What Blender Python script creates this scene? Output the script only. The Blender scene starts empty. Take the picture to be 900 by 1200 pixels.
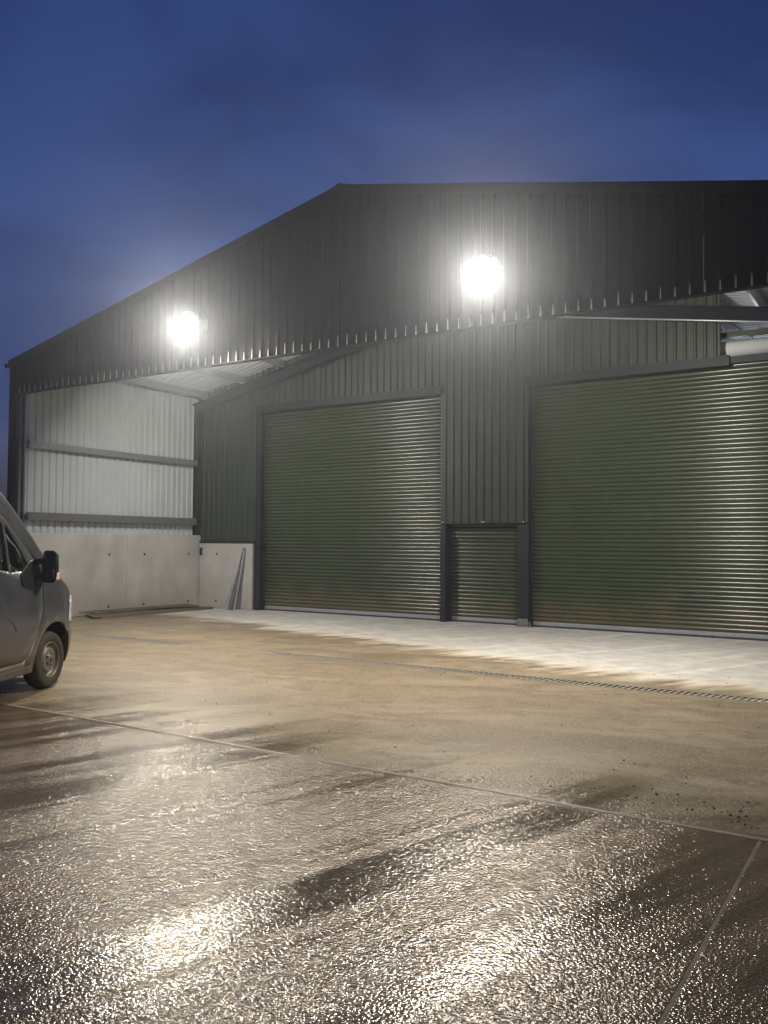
import bpy, bmesh, math, random
from mathutils import Vector, Matrix
random.seed(7)
S = bpy.context.scene
COL = S.collection
R = math.radians

# ------------------------------------------------------------------ camera
f_px, yaw, pitch, roll = 989.3, 0.5655, 0.0369, 0.0067
cam_loc = Vector((15.087, -15.365, 1.6))
def cam_basis():
    fwd0 = Vector((-math.sin(yaw), math.cos(yaw), 0)); r0 = Vector((math.cos(yaw), math.sin(yaw), 0)); u0 = Vector((0, 0, 1))
    fw = fwd0 * math.cos(pitch) + u0 * math.sin(pitch); up = u0 * math.cos(pitch) - fwd0 * math.sin(pitch)
    return r0 * math.cos(roll) + up * math.sin(roll), up * math.cos(roll) - r0 * math.sin(roll), fw
r_, u_, w_ = cam_basis()
cd = bpy.data.cameras.new('camera'); cam = bpy.data.objects.new('camera', cd); COL.objects.link(cam)
cd.sensor_fit = 'VERTICAL'; cd.sensor_height = 36; cd.sensor_width = 27; cd.lens = f_px / 1200 * 36
cd.clip_start = 0.05; cd.clip_end = 3000
M4 = Matrix(((r_.x, u_.x, -w_.x, cam_loc.x), (r_.y, u_.y, -w_.y, cam_loc.y), (r_.z, u_.z, -w_.z, cam_loc.z), (0, 0, 0, 1)))
cam.matrix_world = M4
S.camera = cam

# ------------------------------------------------------------------ view
S.view_settings.view_transform = 'Standard'; S.view_settings.look = 'None'
S.view_settings.exposure = 0.0; S.view_settings.gamma = 1.0; S.view_settings.use_curve_mapping = False
S.cycles.use_denoising = True
S.cycles.volume_bounces = 1
S.cycles.max_bounces = 8; S.cycles.transparent_max_bounces = 24
S.cycles.sample_clamp_indirect = 8

# ------------------------------------------------------------------ dusk sky
W = bpy.data.worlds.new('World'); S.world = W; W.use_nodes = True
nt = W.node_tree; N = nt.nodes; L = nt.links; N.clear()
wo = N.new('ShaderNodeOutputWorld'); bg = N.new('ShaderNodeBackground'); L.new(bg.outputs[0], wo.inputs[0])
sky = N.new('ShaderNodeTexSky'); sky.sky_type = 'NISHITA'; sky.sun_disc = False
sky.sun_elevation = R(1.0); sky.sun_rotation = R(150); sky.altitude = 50; sky.dust_density = 0.2; sky.ozone_density = 3.5
tc = N.new('ShaderNodeTexCoord')
mp = N.new('ShaderNodeMapping'); mp.inputs['Scale'].default_value = (1.6, 1.6, 4.0); L.new(tc.outputs['Generated'], mp.inputs[0])
nz = N.new('ShaderNodeTexNoise'); nz.inputs['Scale'].default_value = 2.1; nz.inputs['Detail'].default_value = 5; nz.inputs['Roughness'].default_value = 0.5
nz.inputs['Distortion'].default_value = 0.4
L.new(mp.outputs[0], nz.inputs['Vector'])
cr = N.new('ShaderNodeValToRGB'); cr.color_ramp.elements[0].position = 0.38; cr.color_ramp.elements[0].color = (1.42, 1.02, 1.60, 1)
cr.color_ramp.elements[1].position = 0.62; cr.color_ramp.elements[1].color = (2.35, 1.68, 2.35, 1)
L.new(nz.outputs['Fac'], cr.inputs[0])
mx = N.new('ShaderNodeMix'); mx.data_type = 'RGBA'; mx.blend_type = 'MULTIPLY'; mx.inputs[0].default_value = 1.0
L.new(sky.outputs[0], mx.inputs[6]); L.new(cr.outputs[0], mx.inputs[7]); sz = N.new('ShaderNodeSeparateXYZ'); L.new(tc.outputs['Generated'], sz.inputs[0])
hr = N.new('ShaderNodeValToRGB'); hr.color_ramp.elements[0].position = 0.0; hr.color_ramp.elements[0].color = (0.30, 0.55, 1.0, 1); hr.color_ramp.elements[1].position = 0.26; hr.color_ramp.elements[1].color = (1, 1, 1, 1)
L.new(sz.outputs[2], hr.inputs[0])
m2 = N.new('ShaderNodeMix'); m2.data_type = 'RGBA'; m2.blend_type = 'MULTIPLY'; m2.inputs[0].default_value = 1.0
L.new(mx.outputs[2], m2.inputs[6]); L.new(hr.outputs[0], m2.inputs[7]); L.new(m2.outputs[2], bg.inputs[0])
bg.inputs[1].default_value = 0.10

# ------------------------------------------------------------------ materials
def mat(name, col, rough=0.6, metal=0.0, var=0.0, vscale=3.0, bump=0.0, bscale=40.0, col2=None, spec=0.5, coat=0.0, sc=(1, 1, 1), det=7, rv=1.0):
    m = bpy.data.materials.new(name); m.use_nodes = True
    t = m.node_tree; b = t.nodes['Principled BSDF']
    b.inputs['Base Color'].default_value = (*col, 1); b.inputs['Roughness'].default_value = rough; b.inputs['Metallic'].default_value = metal
    b.inputs['Specular IOR Level'].default_value = spec; b.inputs['Coat Weight'].default_value = coat
    g = t.nodes.new('ShaderNodeNewGeometry'); mp = t.nodes.new('ShaderNodeMapping'); mp.inputs['Scale'].default_value = sc
    t.links.new(g.outputs['Position'], mp.inputs[0])
    if var or col2:
        n = t.nodes.new('ShaderNodeTexNoise'); n.inputs['Scale'].default_value = vscale; n.inputs['Detail'].default_value = det; n.inputs['Roughness'].default_value = 0.62
        t.links.new(mp.outputs[0], n.inputs['Vector'])
        c = t.nodes.new('ShaderNodeValToRGB'); c.color_ramp.elements[0].position = 0.3; c.color_ramp.elements[1].position = 0.7
        c.color_ramp.elements[0].color = (*[x * (1 - var) for x in col], 1); c.color_ramp.elements[1].color = (*(col2 or [x * (1 + var) for x in col]), 1)
        t.links.new(n.outputs['Fac'], c.inputs[0]); t.links.new(c.outputs[0], b.inputs['Base Color'])
        r = t.nodes.new('ShaderNodeMapRange'); r.inputs[3].default_value = max(0.03, rough - 0.1 * rv); r.inputs[4].default_value = min(1, rough + 0.12 * rv)
        t.links.new(n.outputs['Fac'], r.inputs[0]); t.links.new(r.outputs[0], b.inputs['Roughness'])
    if bump:
        n2 = t.nodes.new('ShaderNodeTexNoise'); n2.inputs['Scale'].default_value = bscale; n2.inputs['Detail'].default_value = 4
        t.links.new(g.outputs['Position'], n2.inputs['Vector'])
        bp = t.nodes.new('ShaderNodeBump'); bp.inputs['Distance'].default_value = bump; bp.inputs['Strength'].default_value = 1
        t.links.new(n2.outputs['Fac'], bp.inputs['Height']); t.links.new(bp.outputs[0], b.inputs['Normal'])
    return m

GREEN = mat('juniper_green_sheet', (0.026, 0.036, 0.026), 0.52, 0.0, 0.10, 1.3, 0.0015, 6, spec=0.35)
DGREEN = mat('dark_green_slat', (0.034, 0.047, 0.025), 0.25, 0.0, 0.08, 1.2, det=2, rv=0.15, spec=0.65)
RAFT = mat('dark_primer', (0.008, 0.010, 0.014), 0.75, var=0.2, vscale=5, spec=0.15)
def low_dirt_glow(m, z0, z1, col, amt):
    g = NG(m); b = g.n['Principled BSDF']; src = b.inputs['Base Color'].links[0].from_socket
    geo = g.new('ShaderNodeNewGeometry'); sp = g.new('ShaderNodeSeparateXYZ'); g.l.new(geo.outputs['Position'], sp.inputs[0])
    n = g.noise(geo.outputs['Position'], 2.2, 3, 0.5); z = g.math('ADD', sp.outputs[2], g.math('MULTIPLY', g.math('SUBTRACT', n, 0.5), 0.9))
    g.l.new(g.mix(g.rng(z, z0, z1, amt, 0.0), src, col), b.inputs['Base Color'])
FASC = mat('anthracite_sheet', (0.009, 0.011, 0.015), 0.65, 0.0, 0.12, 1.2, 0.0015, 5, spec=0.12)
PALE = mat('pale_sheet_backing', (0.43, 0.47, 0.475), 0.5, 0.0, 0.06, 1.5, 0.0015, 5)
STEEL = mat('dark_painted_steel', (0.012, 0.016, 0.018), 0.55, 0.0, 0.2, 5, spec=0.3)
GREYST = mat('grey_painted_steel', (0.12, 0.12, 0.12), 0.55, 0.0, 0.15, 5)
GALV = mat('galvanised_steel', (0.42, 0.43, 0.45), 0.42, 0.7, 0.12, 14)
CONC = mat('cast_concrete', (0.42, 0.41, 0.38), 0.75, 0.0, 0.20, 1.6, 0.004, 45, sc=(1, 1, 0.6))
BLACK = mat('black_plastic', (0.008, 0.008, 0.009), 0.38, spec=0.35)
RUBBER = mat('rubber', (0.018, 0.017, 0.016), 0.75, var=0.3, vscale=20, col2=(0.06, 0.048, 0.036))
SOCK = mat('dark_socket', (0.05, 0.045, 0.04), 0.8)
TIMBER = mat('weathered_timber', (0.17, 0.12, 0.075), 0.8, var=0.3, vscale=8, sc=(6, 1, 6))
OLIVE = mat('dirty_old_sheet', (0.060, 0.070, 0.052), 0.6, var=0.3, vscale=6, col2=(0.13, 0.11, 0.08))
STONE = mat('dirt_crumb', (0.05, 0.042, 0.032), 0.7, var=0.3, vscale=20)
SOIL = mat('ground_soil', (0.09, 0.075, 0.055), 0.9, var=0.3, vscale=1.5, bump=0.02, bscale=9)

def emit(name, col, s):
    m = bpy.data.materials.new(name); m.use_nodes = True; t = m.node_tree; t.nodes.clear()
    o = t.nodes.new('ShaderNodeOutputMaterial'); e = t.nodes.new('ShaderNodeEmission'); e.inputs[0].default_value = (*col, 1); e.inputs[1].default_value = s
    t.links.new(e.outputs[0], o.inputs[0]); return m
LAMP = emit('lit_lens', (1.0, 0.93, 0.80), 7)

# node shortcuts for the ground
class NG:
    def __init__(s, m): s.t = m.node_tree; s.n = s.t.nodes; s.l = s.t.links
    def new(s, k, **kw):
        x = s.n.new(k)
        for a, b in kw.items(): setattr(x, a, b)
        return x
    def put(s, sock, v):
        if isinstance(v, bpy.types.NodeSocket): s.l.new(v, sock)
        elif v is not None: sock.default_value = v
    def math(s, op, a, b=None, c=None, clamp=False):
        x = s.new('ShaderNodeMath', operation=op, use_clamp=clamp)
        for i, v in enumerate((a, b, c)): s.put(x.inputs[i], v)
        return x.outputs[0]
    def noise(s, vec, scale, detail=4, rough=0.55, dist=0.0):
        x = s.new('ShaderNodeTexNoise'); s.l.new(vec, x.inputs['Vector'])
        x.inputs['Scale'].default_value = scale; x.inputs['Detail'].default_value = detail; x.inputs['Roughness'].default_value = rough; x.inputs['Distortion'].default_value = dist
        return x.outputs['Fac']
    def mapping(s, vec, scale=(1, 1, 1), rot=0.0):
        r = s.new('ShaderNodeMapping'); s.l.new(vec, r.inputs[0]); r.inputs['Rotation'].default_value = (0, 0, rot)
        x = s.new('ShaderNodeMapping'); s.l.new(r.outputs[0], x.inputs[0]); x.inputs['Scale'].default_value = scale; return x.outputs[0]
    def rng(s, v, a, b, c, d, smooth=True):
        x = s.new('ShaderNodeMapRange'); x.interpolation_type = 'SMOOTHSTEP' if smooth else 'LINEAR'
        s.l.new(v, x.inputs[0]); x.inputs[1].default_value = a; x.inputs[2].default_value = b; s.put(x.inputs[3], c); s.put(x.inputs[4], d); return x.outputs[0]
    def mix(s, f, a, b, mode='MIX'):
        x = s.new('ShaderNodeMix', data_type='RGBA', blend_type=mode); s.put(x.inputs[0], f)
        for i, v in ((6, a), (7, b)):
            if isinstance(v, tuple): v = (*v, 1)
            s.put(x.inputs[i], v)
        return x.outputs[2]

def yard_material():
    m = bpy.data.materials.new('yard_concrete'); m.use_nodes = True; g = NG(m); b = g.n['Principled BSDF']
    geo = g.new('ShaderNodeNewGeometry'); P = geo.outputs['Position']
    sep = g.new('ShaderNodeSeparateXYZ'); g.l.new(P, sep.inputs[0]); X, Y = sep.outputs[0], sep.outputs[1]
    big = g.noise(P, 0.55, 5, 0.6, 0.3); med = g.noise(P, 3.2, 6, 0.6); fine = g.noise(P, 34, 4, 0.6); grit = g.noise(P, 130, 2, 0.6)
    # streaks left by tyres and squeegee, along (0.28, 1)
    sA = g.noise(g.mapping(P, (1.5, 0.10, 1), R(15.6)), 1.0, 5, 0.6, 0.25)
    sB = g.noise(g.mapping(P, (5.0, 0.22, 1), R(17.5)), 1.0, 4, 0.6, 0.15)
    streak = g.math('ADD', g.math('MULTIPLY', sA, 0.68), g.math('MULTIPLY', sB, 0.32))
    sweep = g.noise(g.mapping(P, (0.6, 1.35, 1), R(-20)), 0.9, 7, 0.68, 1.3)
    track = g.noise(g.mapping(P, (3.0, 0.35, 1), R(24)), 1.2, 5, 0.6, 0.4)
    # --- dried mud film
    mud = g.mix(g.rng(sweep, 0.34, 0.66, 0, 1), (0.112, 0.090, 0.058), (0.228, 0.190, 0.130))
    mud = g.mix(g.rng(big, 0.4, 0.7, 0, 0.6), mud, (0.188, 0.153, 0.096))
    mud = g.mix(g.rng(med, 0.50, 0.64, 0, 0.75), mud, (0.120, 0.095, 0.062))
    mud = g.mix(g.math('MULTIPLY', g.rng(track, 0.56, 0.66, 0, 1), 0.30), mud, (0.125, 0.10, 0.066))
    mud = g.mix(g.rng(fine, 0.48, 0.70, 0, 0.65), mud, (0.33, 0.285, 0.205))
    mud = g.mix(g.rng(grit, 0.60, 0.70, 0, 0.55), mud, (0.07, 0.055, 0.038))
    # --- wet brown slab nearer the camera
    wetc = g.mix(g.rng(streak, 0.40, 0.60, 0, 1), (0.048, 0.033, 0.020), (0.120, 0.086, 0.054))
    wetc = g.mix(g.rng(big, 0.35, 0.7, 0, 0.45), wetc, (0.062, 0.045, 0.030))
    wetc = g.mix(g.rng(fine, 0.45, 0.75, 0, 0.35), wetc, (0.17, 0.14, 0.105))
    e0 = g.math('ADD', Y, g.math('MULTIPLY', g.math('SUBTRACT', sweep, 0.5), 1.6)); e0 = g.math('ADD', e0, g.math('MULTIPLY', g.math('SUBTRACT', streak, 0.5), 3.0))
    e0 = g.math('ADD', e0, g.rng(Y, JY - 0.01, JY + 0.01, -0.35, 0.35, False))
    dryw = g.rng(e0, -10.9, -9.1, 0, 1)
    # --- washed pale apron
    clean = g.mix(g.rng(med, 0.3, 0.7, 0, 1), (0.34, 0.335, 0.31), (0.47, 0.46, 0.43))
    clean = g.mix(g.rng(track, 0.5, 0.68, 0, 0.65), clean, (0.58, 0.57, 0.52))
    clean = g.mix(g.rng(fine, 0.55, 0.75, 0, 0.25), clean, (0.25, 0.24, 0.22))
    e = g.math('ADD', g.math('ADD', Y, g.math('MULTIPLY', X, 0.28)), 1.5)
    e = g.math('ADD', e, g.math('MULTIPLY', g.math('SUBTRACT', track, 0.5), 2.2))
    e = g.math('ADD', e, g.math('MULTIPLY', g.math('SUBTRACT', sweep, 0.5), 1.3))
    e = g.math('ADD', e, g.math('MULTIPLY', g.math('SUBTRACT', fine, 0.5), 0.25))
    fac = g.rng(e, -0.18, 0.20, 0, 1)
    crust = g.math('MULTIPLY', g.rng(e, -0.55, -0.1, 0, 1), g.rng(e, 0.45, 0.0, 0, 1))
    c = g.mix(dryw, wetc, mud); c = g.mix(fac, c, clean); c = g.mix(g.math('MULTIPLY', crust, 0.5), c, (0.52, 0.47, 0.37))
    g.l.new(c, b.inputs['Base Color'])
    # --- water film
    wet = g.math('MULTIPLY', g.rng(e0, -10.6, -8.2, 1.0, 0.0), g.math('SUBTRACT', 1.0, fac), clamp=True)
    rr = g.mix(wet, g.mix(fac, (0.50, 0.50, 0.50), (0.72, 0.72, 0.72)), g.mix(g.rng(streak, 0.4, 0.6, 0, 1), (0.15, 0.15, 0.15), (0.21, 0.21, 0.21)))
    g.l.new(rr, b.inputs['Roughness']); b.inputs['Specular IOR Level'].default_value = 0.5
    # exposed aggregate: small rounded stones, standing prouder where the streaks are rough
    def stones(sc):
        v = g.new('ShaderNodeTexVoronoi', feature='SMOOTH_F1'); g.l.new(P, v.inputs['Vector']); v.inputs['Scale'].default_value = sc; v.inputs['Smoothness'].default_value = 0.35; return v.outputs['Distance']
    st = g.math('SUBTRACT', 0.0, g.math('ADD', g.math('MULTIPLY', stones(130), 0.5), g.math('MULTIPLY', stones(68), 1.0)))
    amp = g.math('MULTIPLY', g.rng(wet, 0, 1, 0.0013, 0.0030), g.rng(streak, 0.42, 0.56, 0.60, 1.20))
    h = g.math('MULTIPLY', st, amp)
    h = g.math('ADD', h, g.math('MULTIPLY', grit, 0.0007))
    h = g.math('ADD', h, g.math('MULTIPLY', sA, 0.004)); h = g.math('ADD', h, g.math('MULTIPLY', sweep, 0.005))
    bp = g.new('ShaderNodeBump'); bp.inputs['Strength'].default_value = 1; bp.inputs['Distance'].default_value = 1.0
    g.l.new(h, bp.inputs['Height']); g.l.new(bp.outputs[0], b.inputs['Normal'])
    return m
JY, JX = -10.32, 14.33
YNEAR = YMID = yard_material()
low_dirt_glow(DGREEN, 0.15, 0.75, (0.15, 0.105, 0.06), 0.40)  # brown at the slat feet paints a warm orange glow into the colour
low_dirt_glow(CONC, 0.0, 0.9, (0.30, 0.25, 0.19), 0.5)

# ------------------------------------------------------------------ mesh helpers
class MB:
    def __init__(s): s.v = []; s.f = []; s.m = []; s.sm = []
    def add(s, vs, fs, mi=0, smooth=False):
        o = len(s.v); s.v += [tuple(v) for v in vs]
        for f in fs: s.f.append([i + o for i in f]); s.m.append(mi); s.sm.append(smooth)
        return s
    def box(s, x0, x1, y0, y1, z0, z1, mi=0, T=None):
        vs = [Vector((x, y, z)) for z in (z0, z1) for y in (y0, y1) for x in (x0, x1)]
        if T: vs = [T @ v for v in vs]
        return s.add(vs, [(0, 2, 3, 1), (4, 5, 7, 6), (0, 1, 5, 4), (2, 6, 7, 3), (0, 4, 6, 2), (1, 3, 7, 5)], mi)
    def extrude(s, pts, A, B, U, V, mi=0, smooth=False, caps=True):
        """profile pts (a,b) in axes U,V swept from A to B"""
        A, B, U, V = map(Vector, (A, B, U, V)); n = len(pts)
        vs = [A + U * a + V * b for a, b in pts] + [B + U * a + V * b for a, b in pts]
        s.add(vs, [(i, (i + 1) % n, (i + 1) % n + n, i + n) for i in range(n)], mi, smooth)
        if caps: s.add(vs, [tuple(range(n))[::-1], tuple(range(n, 2 * n))], mi)
        return s
    def lathe(s, prof, n=24, T=None, mi=0, smooth=True):
        """prof: (r, h) revolved round local Z"""
        vs = []; k = len(prof)
        for i in range(n):
            a = 2 * math.pi * i / n
            vs += [Vector((r * math.cos(a), r * math.sin(a), h)) for r, h in prof]
        if T: vs = [T @ v for v in vs]
        fs = [(i * k + j, ((i + 1) % n) * k + j, ((i + 1) % n) * k + j + 1, i * k + j + 1) for i in range(n) for j in range(k - 1)]
        return s.add(vs, fs, mi, smooth)
    def tube(s, pts, r, n=10, mi=0):
        pts = [Vector(p) for p in pts]; rings = []
        for i, p in enumerate(pts):
            d = (pts[min(i + 1, len(pts) - 1)] - pts[max(i - 1, 0)]).normalized()
            a = d.orthogonal().normalized() if i == 0 else (a - d * a.dot(d)).normalized()
            b = d.cross(a); rr = r[i] if isinstance(r, (list, tuple)) else r
            rings += [p + (a * math.cos(2 * math.pi * k / n) + b * math.sin(2 * math.pi * k / n)) * rr for k in range(n)]
        fs = [(i * n + k, i * n + (k + 1) % n, (i + 1) * n + (k + 1) % n, (i + 1) * n + k) for i in range(len(pts) - 1) for k in range(n)]
        fs += [tuple(range(n))[::-1], tuple(range((len(pts) - 1) * n, len(pts) * n))]
        return s.add(rings, fs, mi, True)
    def mesh(s, name, mats):
        me = bpy.data.meshes.new(name); me.from_pydata(s.v, [], s.f)
        for m in (mats if isinstance(mats, (list, tuple)) else [mats]): me.materials.append(m)
        me.polygons.foreach_set('material_index', s.m); me.polygons.foreach_set('use_smooth', s.sm)
        bm = bmesh.new(); bm.from_mesh(me); bmesh.ops.remove_doubles(bm, verts=bm.verts, dist=1e-5); bmesh.ops.recalc_face_normals(bm, faces=bm.faces); bm.to_mesh(me); bm.free()
        me.update(); return me
    def build(s, name, mats, parent=None, **kw):
        return put(name, s.mesh(name, mats), parent, **kw)
def put(name, me, parent=None, loc=None, **kw):
    o = bpy.data.objects.new(name, me); COL.objects.link(o)
    if parent: o.parent = parent
    if loc: o.location = loc
    for k, v in kw.items(): o[k] = v
    return o
def empty(name, loc=(0, 0, 0), rz=0, parent=None, **kw):
    o = put(name, None, parent, loc, **kw); o.rotation_euler.z = rz; o.empty_display_size = 0.2; return o
def bevel(me, w, seg=2, ang=30):
    bm = bmesh.new(); bm.from_mesh(me)
    es = [e for e in bm.edges if len(e.link_faces) == 2 and e.calc_face_angle(0) > R(ang)]
    bmesh.ops.bevel(bm, geom=es, offset=w, segments=seg, affect='EDGES', profile=0.5, clamp_overlap=True)
    bm.to_mesh(me); bm.free(); return me

# ------------------------------------------------------------------ the setting: ground and slabs
g0 = MB(); g0.add([(-400, -400, -0.16), (400, -400, -0.16), (400, 400, -0.16), (-400, 400, -0.16)], [(0, 1, 2, 3)]); g0.build('ground', SOIL, kind='structure')
def slab(name, x0, x1, y0, y1, m, top=0.0):
    b = MB(); b.box(x0, x1, y0, y1, -0.155, top); me = b.mesh(name, m); bevel(me, 0.006, 2); return put(name, me, kind='structure')
JY, JX = -10.32, 14.33
DR0, DR1 = -5.97, -5.71          # drain channel, front and back edge at X = 11
slab('yard_slab', -12, 5.2, -30, JY - 0.006, YNEAR); slab('yard_slab', 5.212, JX - 0.006, -30, JY - 0.006, YNEAR, -0.001)
slab('yard_slab', JX + 0.006, 32, -30, JY - 0.006, YNEAR, -0.002)
slab('yard_slab', -12, 32, JY + 0.006, DR0 - 0.002, YMID, 0.002)
slab('apron_slab', -12, 32, DR1 + 0.002, 26, YMID, 0.0)
sj = MB()
JUNC = YMID
sj.extrude([(-0.018, -0.03), (0.018, -0.03), (0.018, 0.0025), (0.008, 0.0060), (-0.008, 0.0055), (-0.018, 0.0005)], (-11.9, JY, 0), (31.9, JY, 0), (0, 1, 0), (0, 0, 1)); sj.extrude([(-0.0075, -0.03), (0.0075, -0.03), (0.0075, -0.0035), (-0.0075, -0.001)], (JX, JY - 0.02, 0), (JX, -29.9, 0), (1, 0, 0), (0, 0, 1))
sealant = mat('joint_sealant', (0.19, 0.16, 0.12), 0.45, var=0.4, vscale=3, bump=0.002, bscale=60)
sj.build('joint_seal', sealant, kind='structure')

# drain channel with slotted grates
dr = empty('drain_channel', (8, (DR0 + DR1) / 2, -0.12), label='long slotted steel drain channel crossing the muddy yard in front of the shed', category='drain')
GRATE = mat('muddy_galvanised_grate', (0.24, 0.225, 0.20), 0.6, 0.0, 0.2, 9)
dc = MB(); dy = (DR1 - DR0) / 2
for a, b_ in ((-dy + 0.001, -dy + 0.022), (dy - 0.022, dy - 0.001)): dc.box(-20, 24, a, b_, 0.0, 0.124)
dc.build('channel_edge', GRATE, dr)
mb = MB(); mb.box(-20, 24, -dy + 0.023, dy - 0.023, -0.03, 0.02); mb.build('channel_bed', SOIL, dr)
gm = MB(); gw = dy - 0.024
for y in (-gw, gw - 0.014): gm.box(0.004, 0.996, y, y + 0.014, 0.085, 0.121)
for i in range(14):
    x = 0.03 + i * 0.071; gm.add([(x, -gw, 0.121), (x + 0.022, -gw, 0.121), (x + 0.046, gw, 0.121), (x + 0.024, gw, 0.121), (x, -gw, 0.095), (x + 0.022, -gw, 0.095), (x + 0.046, gw, 0.095), (x + 0.024, gw, 0.095)],
        [(0, 1, 2, 3), (7, 6, 5, 4), (0, 4, 5, 1), (1, 5, 6, 2), (2, 6, 7, 3), (3, 7, 4, 0)])
gme = gm.mesh('grate', GRATE)
for i in range(-14, 16): put('grate', gme, dr, (i, 0, 0))
# silt lying over part of the drain
ms = MB(); nx, ny = 150, 10; random.seed(3)
from mathutils import noise as mn
for i in range(nx + 1):
    for j in range(ny + 1):
        x = -2.6 + 16.5 * i / nx; y = -5.84 + (j / ny - 0.5) * 0.9
        cover = max(0, min(1, (1.1 - abs(x - 6.2)) / 0.5)) + max(0, min(1, (3.2 - x) / 0.6))
        e = 1 - (abs(j / ny - 0.5) * 2) ** 2
        z = -0.012 + e * (0.022 * min(1, cover) + 0.010 * (mn.noise(Vector((x * 1.1, y * 3, 1))) ) + 0.006 * mn.noise(Vector((x * 5, y * 7, 4))))
        ms.v.append((x, y, z))
for i in range(nx):
    for j in range(ny): a = i * (ny + 1) + j; ms.f.append([a, a + ny + 1, a + ny + 2, a + 1]); ms.m.append(0); ms.sm.append(True)
ms.build('silt', YMID, kind='stuff', label='thin brown silt washed over the drain grates', category='silt')

# ------------------------------------------------------------------ the shed
EX, EZ, AX, AZ = -0.377, 5.234, 7.758, 7.003
SL = (AZ - EZ) / (AX - EX); RX = 2 * AX - EX
def roofz(x): return EZ + SL * (x - EX) if x <= AX else AZ - SL * (x - AX)
shed = empty('farm_shed', (AX, 0, 0), label='large steel portal shed with dark gabled canopy and green roller shutter doors', category='shed')
OFF = Vector((-AX, 0, 0))
def bp(name, mb, m, parent=None, **kw):
    """build in world coordinates as a child of the shed (or of a part of it)"""
    p = parent or shed
    o = mb.build(name, m, p, **kw); o.location = -world_loc(p); return o
def world_loc(p):
    v = Vector((0, 0, 0))
    while p: v += p.location; p = p.parent
    return v
def group(name):
    o = put(name, None, shed); o.empty_display_size = 0.2; return o

PITCH = 0.17
def profile(s0, s1, h=0.034, pitch=PITCH, phase=0.0, crown=0.028, slope=0.020):
    """trapezoidal sheet profile: list of (s, out)"""
    pts = [(s0, 0.0)]
    k = math.floor((s0 - phase) / pitch)
    while k * pitch + phase < s1 + pitch:
        c = k * pitch + phase + pitch / 2
        for ds, o in ((-crown / 2 - slope, 0), (-crown / 2, h), (crown / 2, h), (crown / 2 + slope, 0)):
            if s0 < c + ds < s1: pts.append((c + ds, o))
        k += 1
    pts.append((s1, 0.0)); return pts
def sheet(axis, s0, s1, base, outdir, z0, ztop, mats=(0, 0), h=0.034, phase=0.0, mb=None, th=0.0035):
    """vertical corrugated sheet. axis 'x': along X at Y=base, outdir = sign of the outward normal"""
    mb = mb or MB(); pr = profile(s0, s1, h, phase=phase)
    def P(s, o, z): return (s, base + outdir * o, z) if axis == 'x' else (base + outdir * o, s, z)
    for layer, mi in ((0, mats[0]), (1, mats[1])):
        d = -layer * th; n = len(mb.v)
        for s, o in pr:
            zt = ztop(s) if callable(ztop) else ztop
            mb.v += [P(s, o + d, z0), P(s, o + d, zt)]
        for i in range(len(pr) - 1):
            a = n + 2 * i; mb.f.append([a, a + 2, a + 3, a + 1]); mb.m.append(mi); mb.sm.append(False)
    n0 = len(mb.v) - 4 * len(pr); k = 2 * len(pr)
    for i in range(len(pr) - 1):
        for e in (0, 1):
            a = n0 + 2 * i + e; mb.f.append([a, a + 2, a + 2 + k, a + k]); mb.m.append(mats[0]); mb.sm.append(False)
    for a in (n0, n0 + k - 2): mb.f.append([a, a + 1, a + 1 + k, a + k]); mb.m.append(mats[0]); mb.sm.append(False)
    return mb
def sheets(parent, name, axis, s0, s1, base, outdir, z0, ztop, mats, mlist, h=0.034, cover=PITCH * 6, brk=None):
    ss = [s0]; x = s0
    while x + cover < s1 - 0.05: x += cover; ss.append(x)
    ss.append(s1)
    if brk and brk not in ss: ss = sorted(ss + [brk])
    for k, (a, b) in enumerate(zip(ss, ss[1:])):
        m = sheet(axis, a, b - 0.0015, base + outdir * (0.0012 * (k % 2)), outdir, z0, ztop, mats, h)
        bp(name, m, mlist, parent)

# front gable fascia over the canopy
FY, FZ = -5.105, 4.54
fas = group('gable_fascia')
sheets(fas, 'cladding_sheet', 'x', EX + 0.10, RX - 0.10, FY + 0.034, -1, FZ + 0.012, lambda x: roofz(x) - 0.05, (0, 1), [FASC, PALE], brk=AX)
m = MB()
m.extrude([(0, 0), (0.012, -0.018), (0.012, -0.022), (-0.10, -0.022), (-0.10, -0.018), (-0.006, -0.018), (-0.006, 0.0)], (EX + 0.1, FY, FZ + 0.022), (RX - 0.1, FY, FZ + 0.022), (0, -1, 0), (0, 0, 1))
bp('drip_flashing', m, FASC, fas)
# small pale wedges at the rib ends, shaped as lamp glints
fc = MB(); c2 = 0.018
c2 = 0.010
fc.add([(-c2, 0, 0), (c2, 0, 0), (c2, -0.010, 0.0), (-c2, -0.010, 0.0), (-0.004, -0.002, 0.15), (0.004, -0.002, 0.15)], [(0, 1, 2, 3), (3, 2, 5, 4), (0, 3, 4), (1, 5, 2), (0, 4, 5, 1)])
fcm = fc.mesh('rib_glint', mat('pale_glint', (0.34, 0.34, 0.29), 0.6)); k = math.ceil((EX + 0.2) / PITCH)
while (k + 0.5) * PITCH < RX - 0.2:
    o = put('rib_glint', fcm, fas); o.location = Vector(((k + 0.5) * PITCH, FY - 0.0015, FZ + 0.020)) - world_loc(fas); o.scale = (random.uniform(.7, 1.2), 1, random.uniform(.75, 1.15)); k += 1
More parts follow.
